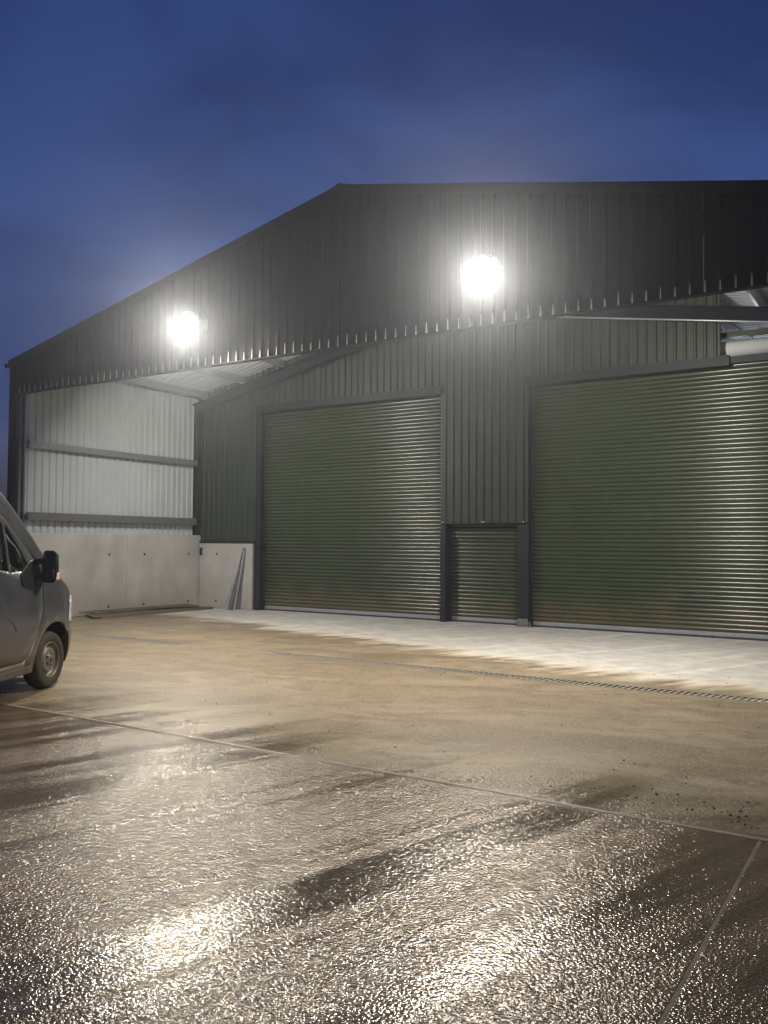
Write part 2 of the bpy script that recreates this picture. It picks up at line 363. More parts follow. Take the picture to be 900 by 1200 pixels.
# corner and verge trims
m = MB(); m.box(EX - 0.005, EX + 0.12, FY - 0.022, FY + 0.06, 0.0, EZ - 0.02); m.box(EX - 0.005, EX + 0.02, FY + 0.06, FY + 0.2, 0.0, EZ - 0.02); bp('corner_flashing', m, FASC)
m = MB(); m.box(RX - 0.12, RX + 0.005, FY - 0.022, FY + 0.06, 0.0, EZ - 0.02); bp('corner_flashing', m, FASC)
for a, b in ((EX - 0.05, AX), (RX + 0.05, AX)):
    m = MB(); za, zb = roofz(a), roofz(b)
    for y0, y1, t, u in ((FY - 0.035, FY - 0.030, -0.14, 0.012), (FY - 0.035, FY + 0.10, 0.006, 0.012)):
        m.add([(a, y0, za + t), (b, y0, zb + t), (b, y1, zb + t), (a, y1, za + t), (a, y0, za + u), (b, y0, zb + u), (b, y1, zb + u), (a, y1, za + u)],
              [(0, 3, 2, 1), (4, 5, 6, 7), (0, 1, 5, 4), (2, 3, 7, 6), (0, 4, 7, 3), (1, 2, 6, 5)])
    bp('verge_flashing', m, FASC)
# roof sheets: profile across Y, run down the slope
for side, (xa, xb) in enumerate(((EX - 0.06, AX), (AX, RX + 0.06))):
    rg = group('roof_slope'); y = FY + 0.0
    # FY .. 14.6
    while y < 14.5:
        pr = profile(y, y + 1.02 - 0.0015, 0.034, phase=FY); mb = MB(); za, zb = roofz(xa + (1e-6 if side else 0)), roofz(xb)
        for layer, mi in ((0, 0), (1, 1)):
            n = len(mb.v)
            for s_, o in pr:
                mb.v += [(xa, s_, za - 0.034 + o - layer * 0.0035), (xb, s_, zb - 0.034 + o - layer * 0.0035)]
            for i in range(len(pr) - 1): a = n + 2 * i; mb.f.append([a, a + 2, a + 3, a + 1]); mb.m.append(mi); mb.sm.append(False)
        k = 2 * len(pr)
        for i in range(len(pr) - 1):
            for e in (0, 1): a = 2 * i + e; mb.f.append([a, a + 2, a + 2 + k, a + k]); mb.m.append(0); mb.sm.append(False)
        bp('roof_sheet', mb, [FASC, PALE], rg); y += 1.02
m = MB()
m.add([(AX - 0.18, FY - 0.04, roofz(AX - 0.18) + 0.012), (AX, FY - 0.04, AZ + 0.03), (AX + 0.18, FY - 0.04, roofz(AX + 0.18) + 0.012),
       (AX - 0.18, 14.6, roofz(AX - 0.18) + 0.012), (AX, 14.6, AZ + 0.03), (AX + 0.18, 14.6, roofz(AX + 0.18) + 0.012)], [(0, 1, 4, 3), (1, 2, 5, 4), (0, 2, 1), (3, 4, 5), (0, 3, 5, 2)])
bp('ridge_cap', m, FASC)
# eaves gutters
for sx, x in ((-1, EX - 0.06), (1, RX + 0.06)):
    m = MB(); m.extrude([(0, 0), (0, -0.10), (0.10, -0.10), (0.13, -0.005), (0.124, -0.005), (0.096, -0.094), (0.006, -0.094), (0.006, 0)], (x, FY - 0.03, EZ - 0.035), (x, 14.6, EZ - 0.035), (sx, 0, 0), (0, 0, 1))
    bp('gutter', m, FASC)

# portal frames: columns, rafters
def ibeam(mb, A, B, U, V, d, w, tf=0.014, tw=0.010):
    h, q = d / 2, w / 2
    mb.extrude([(-q, -h), (q, -h), (q, -h + tf), (tw / 2, -h + tf), (tw / 2, h - tf), (q, h - tf), (q, h), (-q, h), (-q, h - tf), (-tw / 2, h - tf), (-tw / 2, -h + tf), (-q, -h + tf)], A, B, U, V)
for fy in (-4.93, -0.36, 4.9, 9.7, 14.3):
    fr = group('portal_frame')
    for sx in (-1, 1):
        x = 0.0 if sx < 0 else 2 * AX
        if fy == -4.93:
            m = MB(); xc = x + sx * 0.235; ibeam(m, (xc, -4.97, 0), (xc, -4.97, roofz(0) - 0.30), (1, 0, 0), (0, 1, 0), 0.13, 0.16); bp('column', m, GREYST, fr)
        else:
            m = MB(); xc = x + sx * 0.078; fc_ = fy + 0.20 if fy == -0.36 else fy; ibeam(m, (xc, fc_, 1.77), (xc, fc_, roofz(0) - 0.40), (0, 1, 0), (1, 0, 0), 0.15, 0.12); bp('column', m, STEEL, fr)
        drop = 0.45
        m = MB(); e = Vector((x, fy, roofz(0) - drop)); a = Vector((AX, fy, AZ - drop)); up = Vector((SL * sx, 0, 1)).normalized()
        if fy < -4: 
            e.z += 0.02; a.z += 0.02
        if fy == -0.36 and sx > 0:      # this one runs a little flatter than the roof
            a = Vector((AX, fy, 6.25)); e = Vector((x, fy, 6.25 - 0.161 * (x - AX))); up = Vector((0.161, 0, 1)).normalized()
        ibeam(m, e, a, (0, 1, 0), up, 0.24, 0.13); bp('rafter', m, RAFT, fr)
# pale tube added as the lit edge of the inner right rafter's lower flange
m = MB(); m.tube([(8.6, -0.445, 6.113 - 0.161 * (8.6 - AX)), (15.3, -0.445, 6.113 - 0.161 * (15.3 - AX))], 0.017, 8); bp('lit_flange_edge', m, GALV)
# purlins
for sx in (-1, 1):
    for k in range(7):
        x = AX + sx * (0.25 + k * 1.22); zt = roofz(x) - 0.040
        ax = Vector((sx, 0, -SL)).normalized(); up = Vector((SL * sx, 0, 1)).normalized(); m = MB()
        A = Vector((x, FY + 0.05, zt)); B = Vector((x, 14.5, zt))
        m.extrude([(0, 0), (0.065, 0), (0.065, -0.004), (0.004, -0.004), (0.004, -0.196), (-0.061, -0.196), (-0.061, -0.200), (0, -0.200)], A, B, ax, up)
        bp('purlin', m, GALV)
# fly braces and diagonals seen through the gap over the right shutter
for k in range(4):
    m = MB(); x = 11.9 + k * 1.1; m.tube([(x, 0.2, roofz(x) - 0.24), (x + 0.55, 3.6, roofz(x + 0.55) - 0.26)], 0.022, 6); bp('brace', m, GALV)

# side walls with concrete base, sheeting and rails
def side_wall(sx):
    x0 = 0.0 if sx < 0 else 2 * AX       # inner face
    wall = group('side_wall')
    def bx(mb, a, b, *r):  # a,b = distances outward from the inner face
        lo, hi = sorted((x0 + sx * a, x0 + sx * b)); mb.box(lo, hi, *r)
    ys = [-5.2, -5.0, -2.375, 0.02, 2.4, 4.8, 7.2, 9.6, 12.0, 14.5]
    for y0, y1 in zip(ys[1:], ys[2:]):
        m = MB(); bx(m, 0.0, 0.18, y0 + 0.005, y1 - 0.005, 0.0, 1.765); me = m.mesh('concrete_panel', CONC); bevel(me, 0.010, 1)
        p = put('concrete_panel', me, wall); p.location = -world_loc(wall)
        for yy in (y0 + 0.50, y1 - 0.50):
            for z in (0.16, 1.31):
                t = MB(); T = Matrix.Translation((x0, yy, z)) @ Matrix.Rotation(-sx * R(90), 4, 'Y')
                t.lathe([(0.0001, 0.003), (0.022, 0.003), (0.030, 0.001), (0.030, -0.01)], 10, T)
                q = t.build('lifting_socket', SOCK, wall); q.location = -world_loc(wall)
    sheets(wall, 'cladding_sheet', 'y', -4.88, 14.5, x0 + sx * 0.165, sx, 1.70, EZ - 0.06, (0, 1), [FASC, PALE])
    for z, hgt, mt in ((3.57, 0.13, GALV), (2.12, 0.16, GREYST)):
        m = MB(); zz = z - hgt / 2 - 0.02
        X = lambda a: x0 + sx * a
        m.extrude([(0.02, 0), (0.155, 0), (0.155, 0.005), (0.025, 0.005), (0.025, hgt - 0.005), (0.155, hgt - 0.005), (0.155, hgt), (0.02, hgt)], (x0, -4.895, zz), (x0, 14.4, zz), (sx, 0, 0), (0, 0, 1))
        bp('sheeting_rail', m, mt, wall)
side_wall(-1); side_wall(1)

# inner front wall
CY = -0.12
iw = group('front_wall')
zt = lambda x: roofz(x) - 0.055
sheets(iw, 'cladding_sheet', 'x', -0.10, 1.80, CY + 0.034, -1, 1.64, zt, (0, 1), [GREEN, PALE])
sheets(iw, 'cladding_sheet', 'x', 1.80, 6.76, CY + 0.034, -1, 4.86, zt, (0, 1), [GREEN, PALE])
sheets(iw, 'cladding_sheet', 'x', 6.76, 8.66, CY + 0.034, -1, 2.02, zt, (0, 1), [GREEN, PALE], brk=AX)
sheets(iw, 'cladding_sheet', 'x', 8.66, 12.20, CY + 0.034, -1, 4.86, zt, (0, 1), [GREEN, PALE])
sheets(iw, 'cladding_sheet', 'x', 13.55, 15.5, CY + 0.034, -1, 1.64, lambda x: 4.9, (0, 1), [GREEN, PALE])
m = MB(); m.box(0.02, 1.725, CY - 0.02, 0.06, 0.0, 1.565); me = bevel(m.mesh('concrete_panel', CONC), 0.01, 1); q = put('concrete_panel', me, iw); q.location = -world_loc(iw)
m = MB(); m.box(13.55, 15.49, CY - 0.02, 0.06, 0.0, 1.565); me = bevel(m.mesh('concrete_panel', CONC), 0.01, 1); q = put('concrete_panel', me, iw); q.location = -world_loc(iw)
for x, z in ((0.60, 1.31), (0.59, 0.17)):
    t = MB(); T = Matrix.Translation((x, CY - 0.02, z)) @ Matrix.Rotation(R(90), 4, 'X'); t.lathe([(0.0001, 0.003), (0.022, 0.003), (0.030, 0.001), (0.030, -0.01)], 10, T); bp('lifting_socket', t, SOCK, iw)
m = MB(); m.box(0.045, 0.12, CY - 0.038, CY - 0.02, 1.28, 1.46); m.box(0.07, 0.095, CY - 0.06, CY - 0.038, 1.31, 1.34); m.box(0.07, 0.095, CY - 0.06, CY - 0.038, 1.40, 1.43); bp('fixing_bracket', m, STEEL, iw)
# bottom drip trims of the cladding
def trim(x0, x1, z, mt=GREEN, h=0.03):
    m = MB(); m.box(x0, x1, CY - 0.008, CY + 0.08, z - h, z); bp('drip_trim', m, mt, iw)
trim(-0.09, 1.80, 1.64, STEEL, 0.06); trim(6.77, 8.66, 2.02, GREEN, 0.012)
# corner trims and jamb trims
for x, z0 in ((1.76, 1.64), (8.655, 2.02)):
    m = MB(); m.box(x, x + 0.05, CY - 0.012, CY + 0.04, z0, 4.9 if x < 5 else zt(x)); bp('jamb_trim', m, GREEN, iw)
m = MB(); m.box(12.195, 12.235, CY - 0.012, CY + 0.05, 4.86, zt(12.22)); bp('jamb_trim', m, GREEN, iw)
# small white fixings on the bottom edge over the small shutter
for x in (6.83, 7.72, 7.76, 8.60):
    m = MB(); m.box(x, x + 0.022, CY - 0.022, CY - 0.008, 2.022, 2.045); bp('screw_cap', m, PALE, iw)

# door posts
PY0, PY1 = -0.085, 0.20
def post(x0, x1, z1, z0=0.0, mt=STEEL, y0=PY0):
    m = MB(); w = x1 - x0; t = 0.014
    m.box(x0, x1, y0, y0 + t, z0, z1); m.box(x0, x1, PY1 - t, PY1, z0, z1); xm = (x0 + x1) / 2; m.box(x1 - 0.02, x1 - 0.008, y0 + t, PY1 - t, z0, z1); m.box(x0 + 0.008, x0 + 0.02, y0 + t, PY1 - t, z0, z1)
    bp('door_post', m, mt, iw)
post(1.74, 1.93, 4.86); post(6.76, 6.88, 4.86, y0=-0.082); post(8.47, 8.70, 4.86, y0=-0.080); post(13.36, 13.56, 4.86)
m = MB(); m.box(8.462, 8.708, -0.092, 0.21, 0.0, 0.10); m.box(8.475, 8.69, -0.10, -0.092, 0.0, 0.16); bp('base_plate', m, mat('dusty_steel', (0.14, 0.13, 0.115), 0.8, var=0.4, vscale=18), iw)
m = MB(); m.box(1.90, 2.02, CY - 0.02, 0.0, 1.52, 1.60); bp('bracket', m, STEEL, iw)
# lintels
for x0, x1, z0, z1, y0 in ((1.78, 6.80, 4.68, 4.855, -0.135), (8.64, 12.38, 4.68, 4.855, -0.135), (12.38, 15.5, 4.72, 4.84, -0.06)):
    m = MB(); m.box(x0, x1, y0, 0.10, z0, z1); bp('lintel', m, STEEL, iw)
m = MB(); m.extrude([(0, 0), (0.09, 0), (0.09, 0.012), (0.012, 0.012), (0.012, 0.11), (0, 0.11)], (12.0, 0.24, 5.22), (15.4, 0.24, 5.22), (0, -1, 0), (0, 0, 1)); bp('support_angle', m, DGREEN, iw)

# roller shutters: each slat its own piece
def slat_mesh(w):
    P = 0.08; n = 7; m = MB(); pr = []
    for i in range(n + 1):
        t = i / n; pr.append((0.020 * math.sin(math.pi * t) ** 0.8 + 0.012 * t, 0.004 + t * (P - 0.012)))
    pr += [(-0.003, P + 0.003), (-0.007, 0.0)]
    k = len(pr); vs = [(x, -a, b) for x in (0, w) for a, b in pr]
    m.add(vs, [(i, i + 1, i + 1 + k, i + k) for i in range(n)], 0, True)
    m.add(vs, [(i, (i + 1) % k, (i + 1) % k + k, i + k) for i in range(n, k)], 0, False)
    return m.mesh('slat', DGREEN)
def shutter(x0, x1, z1, yc, guide=0.06, headslats=0):
    d = put('roller_shutter', None, shed); d.location = Vector((x0, yc, 0)) - shed.location
    w = x1 - x0; me = slat_mesh(w); z = 0.11; rnd = random.Random(int(x0 * 10))
    while z < z1 - 0.03:
        o = put('slat', me, d, (0, rnd.uniform(-0.0015, 0.0015), z)); o.rotation_euler = (rnd.uniform(-0.006, 0.006), 0, 0); z += 0.08
    m = MB(); m.box(0, w, -0.028, 0.012, 0.035, 0.108); m.box(0, w, -0.036, -0.028, 0.05, 0.06); m.build('bottom_rail', GALV, d)
    m = MB(); m.box(0.01, w - 0.01, -0.018, 0.006, 0.001, 0.035); m.build('rubber_seal', RUBBER, d)
    for gx in (-0.02, w - guide + 0.02):
        m = MB(); m.box(gx, gx + guide, -0.055, -0.045, 0, z1); m.box(gx if gx < 0 else gx + guide - 0.008, (gx if gx < 0 else gx + guide - 0.008) + 0.008, -0.045, 0.05, 0, z1); m.build('guide', STEEL, d)
    return d, w
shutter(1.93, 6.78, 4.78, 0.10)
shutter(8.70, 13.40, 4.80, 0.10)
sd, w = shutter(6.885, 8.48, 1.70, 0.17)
hm = slat_mesh(w)
for k in range(4): o = put('slat', hm, sd, (0, -0.05, 1.70 + k * 0.08))
m = MB(); m.box(0, w, -0.02, 0.06, 1.69, 2.04); m.build('header_box', STEEL, sd)
# barrel over the right shutter
m = MB(); T = Matrix.Translation((8.8, 0.30, 5.03)) @ Matrix.Rotation(R(90), 4, 'Y'); m.lathe([(0.001, 0), (0.15, 0), (0.15, 4.8), (0.001, 4.8)], 28, T); bp('roller_barrel', m, mat('zinc_grey_paint', (0.62, 0.63, 0.64), 0.4), iw)
# back wall of the shed
bw = group('back_wall'); sheets(bw, 'cladding_sheet', 'x', -0.15, 15.6, 14.6, 1, 0.0, lambda x: roofz(x) - 0.06, (0, 1), [FASC, PALE], brk=AX)

# ------------------------------------------------------------------ floodlights
def floodlight(x, y, z, rx, facing, power, label, col=(1.0, 0.875, 0.71), rad=0.17, yaw_=0.0, grp='round floodlights fixed along the canopy'):
    """facing: -1 looks out into the yard, +1 looks in under the canopy; tilt = rx degrees below horizontal"""
    o = empty('floodlight', (x, y, z), label=label, category='floodlight'); 
    if grp: o['group'] = grp
    d = Vector((math.sin(R(yaw_)) * math.cos(R(rx)), facing * math.cos(R(rx)) * math.cos(R(yaw_)), -math.sin(R(rx))))
    T = d.to_track_quat('Z', 'Y').to_matrix().to_4x4()
    m = MB(); m.lathe([(0.001, -0.14), (0.09, -0.14), (0.10, -0.10), (0.10, -0.085), (rad * 0.75, -0.075), (rad + 0.012, -0.03), (rad + 0.016, 0.0), (rad + 0.006, 0.006), (rad - 0.004, 0.0)], 36, T)
    for k in range(12):
        a = 2 * math.pi * k / 12; F = T @ Matrix.Rotation(a, 4, 'Z'); m.box(0.10, rad * 0.95, -0.003, 0.003, -0.11, -0.06, 0, F)
    m.build('housing', STEEL, o)
    m = MB(); m.lathe([((rad - 0.004) * math.cos(a), (rad - 0.01) * math.sin(a) + 0.10 * rad / 0.25) for a in [R(v) for v in (-38, -20, 0, 15, 30, 45, 60, 75, 89.9)]], 32, T); m.build('lens', LAMP, o)  # lens bulges into a globe that stands in for the lamp's bloom
    m = MB(); wy = (FY if facing < 0 else FY + 0.06) - y
    m.box(-0.03, 0.03, min(wy, -d.y * 0.13), max(wy, -d.y * 0.13), 0.03, 0.055); m.box(-0.08, 0.08, wy - 0.006 if facing < 0 else wy, wy if facing < 0 else wy + 0.006, -0.06, 0.12)
    m.build('bracket', STEEL, o)
    ld = bpy.data.lights.new('lamp', 'AREA'); ld.shape = 'DISK'; ld.size = rad * 1.2; ld.energy = power; ld.color = col
    lo = bpy.data.objects.new('lamp', ld); COL.objects.link(lo); lo.parent = o; lo.location = d * (rad - 0.005 + 0.10 * rad / 0.25)
    lo.rotation_euler = d.to_track_quat('-Z', 'Y').to_euler()
    return o
P_OUT, P_IN = 520, 180
floodlight(4.97, -5.45, 5.22, 42, -1, P_OUT, 'left of the two glaring round floodlights on the dark gable fascia, above the open bay', yaw_=22)
floodlight(10.35, -5.45, 5.20, 42, -1, P_OUT, 'right of the two glaring round floodlights on the dark gable fascia, above the small shutter', yaw_=8)
floodlight(3.2, -4.70, 4.86, 44, 1, 270, 'floodlight tucked behind the fascia lighting the left shutter', (1.0, 0.93, 0.84), 0.12, 14)
floodlight(11.6, -4.70, 4.86, 46, 1, 290, 'floodlight tucked behind the fascia lighting the right shutter', (1.0, 0.93, 0.84), 0.12)

hb = empty('unseen_fill_light', (11.8, 4.2, 5.0), label='unseen tube light added to brighten the inside of the shed behind the right shutter', category='lamp')  # added unseen light, brightens the ceiling above the right shutter
m = MB(); m.box(-0.012, 0.012, -0.7, 0.7, 0.0, 0.03); m.build('housing', GALV, hb)  # housing of the added unseen light
m = MB(); m.tube([(0, -0.66, -0.022), (0, 0.66, -0.022)], 0.018, 10); m.build('tube', emit('fill_glow', (0.84, 0.86, 1.0), 220), hb)  # tube of the added unseen light
m = MB(); m.tube([(0, -0.5, 0.07), (0, -0.5, 0.85)], 0.006, 6); m.tube([(0, 0.5, 0.07), (0, 0.5, 0.85)], 0.006, 6); m.build('fill_light_hanger', GALV, hb)
# ------------------------------------------------------------------ things on the ground
# old sheets lying along the concrete wall
def ground_sheet(corners, z, label, mt, rib=True):
    m = MB(); A, B, C, D = [Vector((*c, 0)) for c in corners]; n = 18
    for layer in (0, 1):
        for i in range(n + 1):
            for j in range(9):
                s = i / n; t = j / 8; p = (A * (1 - s) + B * s) * (1 - t) + (D * (1 - s) + C * s) * t
                zz = z + (0.022 if (rib and j % 2) else 0) + 0.010 * mn.noise(Vector((p.y * 1.3, p.x, z * 30))) - layer * 0.008
                m.v.append((p.x, p.y, max(zz, 0.002)))
        o = layer * (n + 1) * 9
        for i in range(n):
            for j in range(8): a = o + i * 9 + j; m.f.append([a, a + 1, a + 10, a + 9]); m.m.append(0); m.sm.append(False)
    o = (n + 1) * 9
    for i in range(n):
        for j in (0, 8): a = i * 9 + j; m.f.append([a, a + 9, a + 9 + o, a + o]); m.m.append(0); m.sm.append(False)
    for j in range(8):
        for i in (0, n): a = i * 9 + j; m.f.append([a, a + 1, a + 1 + o, a + o]); m.m.append(0); m.sm.append(False)
    return m.build('metal_sheet', mt, label=label, category='metal sheet', group='flat sheets lying along the concrete wall')
ground_sheet([(0.10, -3.75), (0.62, -0.75), (0.10, -0.60), (0.03, -3.30)], 0.085, 'dark dirty metal sheet lying uppermost on the ground along the concrete side wall', OLIVE)
ground_sheet([(0.72, -3.85), (0.80, -0.42), (0.15, -0.45), (0.08, -3.55)], 0.035, 'lower metal sheet sticking out towards the yard from under the uppermost one', OLIVE)
m = MB(); m.box(0, 3.3, 0, 0.09, 0, 0.045); o = m.build('timber_batten', TIMBER, loc=(0.80, -3.72, 0.0), label='thin timber batten lying in front of the flat sheets', category='timber'); o.rotation_euler.z = R(90.5)

# lengths of trim leaning on the short concrete panel
def leaning(A, B, w, label, mt, ang=0.0, wt=None):
    A, B = Vector(A), Vector(B); d = (B - A); l = d.length; d.normalize()
    side = Vector((1, 0, 0)) - d * d.x; side.normalize(); side = Matrix.Rotation(ang, 3, d) @ side; nrm = side.cross(d).normalized(); m = MB()
    wt = w if wt is None else wt; t = 0.004
    vs = []
    for q, ww in ((Vector((0, 0, 0)), w), (d * l, wt)):
        for a, b in ((0, 0), (ww, 0), (ww, 0.03), (ww - t, 0.03), (ww - t, t), (t, t), (t, 0.03), (0, 0.03)): vs.append(q + side * a + nrm * b)
    m.add(vs, [(i, (i + 1) % 8, (i + 1) % 8 + 8, i + 8) for i in range(8)] + [tuple(range(8))[::-1], tuple(range(8, 16))])
    return m.build('metal_trim', mt, loc=A, label=label, category='metal trim', group='lengths of trim leaning on the concrete panel')
yw = CY - 0.055
leaning((1.30, -0.47, 0.006), (1.50, yw - 0.0, 1.46), 0.075, 'tall grey channel leaning on the short concrete panel, nearest the shed corner', GREYST, 0.35, 0.05)
leaning((1.42, -0.40, 0.006), (1.52, yw + 0.0, 1.40), 0.06, 'tall thin galvanised channel leaning beside the left shutter post', GALV, -0.5, 0.045)
leaning((1.14, -0.45, 0.006), (1.20, yw, 0.60), 0.15, 'short wide offcut leaning on the concrete panel beside the tall channels', GALV, 0.1, 0.12)

# crumbs of dirt on the muddy slab
mb = MB(); rnd = random.Random(5)
def crumb(x, y, r):
    vs = []
    for (a, b, c) in ((1, 0, 0.35), (0.3, 0.9, 0.3), (-0.8, 0.5, 0.4), (-0.7, -0.7, 0.3), (0.4, -0.9, 0.35), (0, 0, 1.0), (0, 0, -0.1)):
        vs.append((x + a * r * rnd.uniform(0.7, 1.3), y + b * r * rnd.uniform(0.7, 1.3), 0.002 + max(0, c) * r * rnd.uniform(0.6, 1.0)))
    mb.add(vs, [(0, 1, 5), (1, 2, 5), (2, 3, 5), (3, 4, 5), (4, 0, 5), (1, 0, 6), (2, 1, 6), (3, 2, 6), (4, 3, 6), (0, 4, 6)])
for k in range(90):
    crumb(12.0 + 2.6 * rnd.random() ** 0.7 + rnd.gauss(0, .1), -10.15 + abs(rnd.gauss(0, 0.8)), rnd.choice((0.003, 0.004, 0.006, 0.010)))
for k in range(40): crumb(14.1 + rnd.gauss(0, 0.3), -10.15 + abs(rnd.gauss(0, 0.3)), rnd.choice((0.004, 0.008, 0.012)))
for k in range(160): crumb(rnd.uniform(5, 15), rnd.uniform(-9.8, -4), rnd.choice((0.004, 0.006, 0.010)))
mb.build('dirt_crumbs', STONE, kind='stuff', label='small dark crumbs of dirt scattered on the muddy concrete', category='dirt')

# ------------------------------------------------------------------ the van
VP = mat('van_metallic_grey', (0.095, 0.104, 0.128), 0.25, 0.55, 0.06, 3.0, coat=0.35, det=1)
def dirty_paint(m):
    g = NG(m); b = g.n['Principled BSDF']; src = b.inputs['Base Color'].links[0].from_socket; rs = b.inputs['Roughness'].links[0].from_socket
    geo = g.new('ShaderNodeNewGeometry'); sp = g.new('ShaderNodeSeparateXYZ'); g.l.new(geo.outputs['Position'], sp.inputs[0])
    n = g.noise(geo.outputs['Position'], 3.5, 6); n2 = g.noise(geo.outputs['Position'], 60, 3)
    z = g.math('ADD', sp.outputs[2], g.math('MULTIPLY', g.math('SUBTRACT', n, 0.5), 0.7))
    f = g.math('MULTIPLY', g.rng(z, 0.15, 0.95, 0.85, 0.03), g.rng(n2, 0.3, 0.7, 0.8, 1.0))
    g.l.new(g.mix(f, src, (0.170, 0.135, 0.092)), b.inputs['Base Color'])
    g.l.new(g.mix(f, rs, (0.75, 0.75, 0.75)), b.inputs['Roughness'])
    g.l.new(g.math('SUBTRACT', 0.35, g.math('MULTIPLY', f, 0.35), clamp=True), b.inputs['Coat Weight'])
dirty_paint(VP)
BUMP = mat('van_bumper_plastic', (0.05, 0.05, 0.052), 0.55, var=0.2, vscale=6, col2=(0.12, 0.10, 0.075), bump=0.0008, bscale=200)
GLASS = bpy.data.materials.new('tinted_window_glass'); GLASS.use_nodes = True
_t = GLASS.node_tree; _t.nodes.clear(); _o = _t.nodes.new('ShaderNodeOutputMaterial'); _m = _t.nodes.new('ShaderNodeMixShader'); _f = _t.nodes.new('ShaderNodeFresnel'); _f.inputs[0].default_value = 1.45
_tr = _t.nodes.new('ShaderNodeBsdfTransparent'); _tr.inputs[0].default_value = (0.80, 0.86, 0.83, 1); _gl = _t.nodes.new('ShaderNodeBsdfGlossy'); _gl.inputs['Roughness'].default_value = 0.02
_t.links.new(_f.outputs[0], _m.inputs[0]); _t.links.new(_tr.outputs[0], _m.inputs[1]); _t.links.new(_gl.outputs[0], _m.inputs[2]); _t.links.new(_m.outputs[0], _o.inputs[0])
SEATF = mat('seat_fabric', (0.03, 0.03, 0.034), 0.9, bump=0.002, bscale=120)
HIVIS = mat('hi_vis_fabric', (0.42, 0.62, 0.12), 0.8, var=0.2, vscale=10, bump=0.01, bscale=14)
RIMM = mat('steel_wheel', (0.26, 0.255, 0.235), 0.5, 0.4, var=0.25, vscale=14, col2=(0.16, 0.135, 0.10))
HEADL = mat('headlight_glass', (0.75, 0.76, 0.78), 0.08, 0.4)
AMBER = mat('indicator_lens', (0.75, 0.50, 0.36), 0.15)
REDL = mat('tail_lens', (0.35, 0.012, 0.01), 0.15)
DARKIN = mat('wheel_well', (0.004, 0.004, 0.004), 0.9, spec=0.1)

def lerp_tab(tab, x):
    if x <= tab[0][0]: return tab[0][1]
    for (a, p), (b, q) in zip(tab, tab[1:]):
        if x <= b:
            t = (x - a) / (b - a); return p + (q - p) * t
    return tab[-1][1]
TOP = [(-4.62, 2.50), (-4.5, 2.60), (-4.0, 2.65), (-2.2, 2.66), (-1.65, 2.63), (-1.3, 2.56), (-1.02, 2.43), (-0.72, 2.17), (-0.36, 1.81), (-0.02, 1.50), (0.10, 1.42), (0.25, 1.36), (0.46, 1.26), (0.64, 1.14), (0.76, 1.0), (0.84, 0.88), (0.89, 0.74), (0.92, 0.60)]
BOT = [(-4.62, 0.50), (-4.4, 0.36), (-0.5, 0.30), (0.4, 0.27), (0.7, 0.24), (0.88, 0.34)]
HW = [(-4.62, 0.94), (-4.45, 1.0), (-3.8, 1.02), (-0.9, 1.02), (-0.3, 1.015), (0.0, 1.015), (0.3, 1.00), (0.45, 0.975), (0.58, 0.93), (0.70, 0.885), (0.79, 0.82), (0.85, 0.73), (0.89, 0.60), (0.92, 0.42)]
def van_half(u, w):
    """half width of the side at station u and height w"""
    b = lerp_tab(HW, u); 
    if w > 1.25: 
        k = (w - 1.25) / 1.2; b -= 0.13 * k + 0.04 * k * k
    elif w < 0.55: b -= 0.06 * ((0.55 - w) / 0.3) ** 2
    else: b += 0.012 * math.sin((w - 0.55) / 0.7 * math.pi)
    return b
def ring(u, grow=0.0):
    T, B = lerp_tab(TOP, u) + grow, lerp_tab(BOT, u) - grow; rr = 0.20 if u < -1.2 else lerp_tab([(-1.2, 0.20), (-0.4, 0.10), (0.3, 0.13), (0.88, 0.10)], u)
    rr = min(rr, (T - B) * 0.4); pts = []
    n = 9
    for i in range(n + 1):
        w = B + (T - rr - B) * i / n; pts.append((van_half(u, w) + grow, w))
    b0 = pts[-1][0]
    for i in range(1, 6):
        a = math.pi / 2 * i / 6; pts.append((b0 - min(rr, b0 * 0.5) * 1.2 * (1 - math.cos(a)), T - rr + rr * math.sin(a)))
    crown = 0.035 if u < -1.3 else 0.05
    q = pts[-1][0]
    pts.append((q * 0.6, T + crown * 0.7)); pts.append((0.0, T + crown))
    full = pts + [(-a, b) for a, b in pts[:-1]][::-1]
    return [(a, u, b) for a, b in full]
def solid_loft(us, grow=0.0):
    m = MB(); rs = [ring(u, grow) for u in us]; k = len(rs[0])
    for r in rs: m.v += r
    for i in range(len(rs) - 1):
        for j in range(k): a = i * k; m.f.append([a + j, a + (j + 1) % k, a + k + (j + 1) % k, a + k + j]); m.m.append(0); m.sm.append(True)
    m.f.append(list(range(k))[::-1]); m.f.append(list(range((len(rs) - 1) * k, len(rs) * k))); m.m += [0, 0]; m.sm += [False, False]
    return m
us = [-4.62, -4.55, -4.45, -4.2, -3.6, -3.0, -2.4, -2.1, -1.9, -1.7, -1.55, -1.42, -1.30, -1.15, -1.0, -0.8, -0.6, -0.4, -0.2, -0.08, 0.02, 0.12, 0.2, 0.28, 0.36, 0.43, 0.5, 0.56, 0.62, 0.68, 0.74, 0.78, 0.82, 0.85, 0.88, 0.90, 0.92]
tmp = []
def tmp_obj(mb, name='cutter'):
    me = mb.mesh(name, VP); o = bpy.data.objects.new(name, me); COL.objects.link(o); tmp.append(o); return o
def boolean(me_obj, cutters):
    """apply boolean modifiers (op, cutter) and return the resulting mesh"""
    for op, c in cutters:
        md = me_obj.modifiers.new('b', 'BOOLEAN'); md.operation = op; md.object = c; md.solver = 'EXACT'
    bpy.context.view_layer.update(); dg = bpy.context.evaluated_depsgraph_get()
    return bpy.data.meshes.new_from_object(me_obj.evaluated_get(dg))
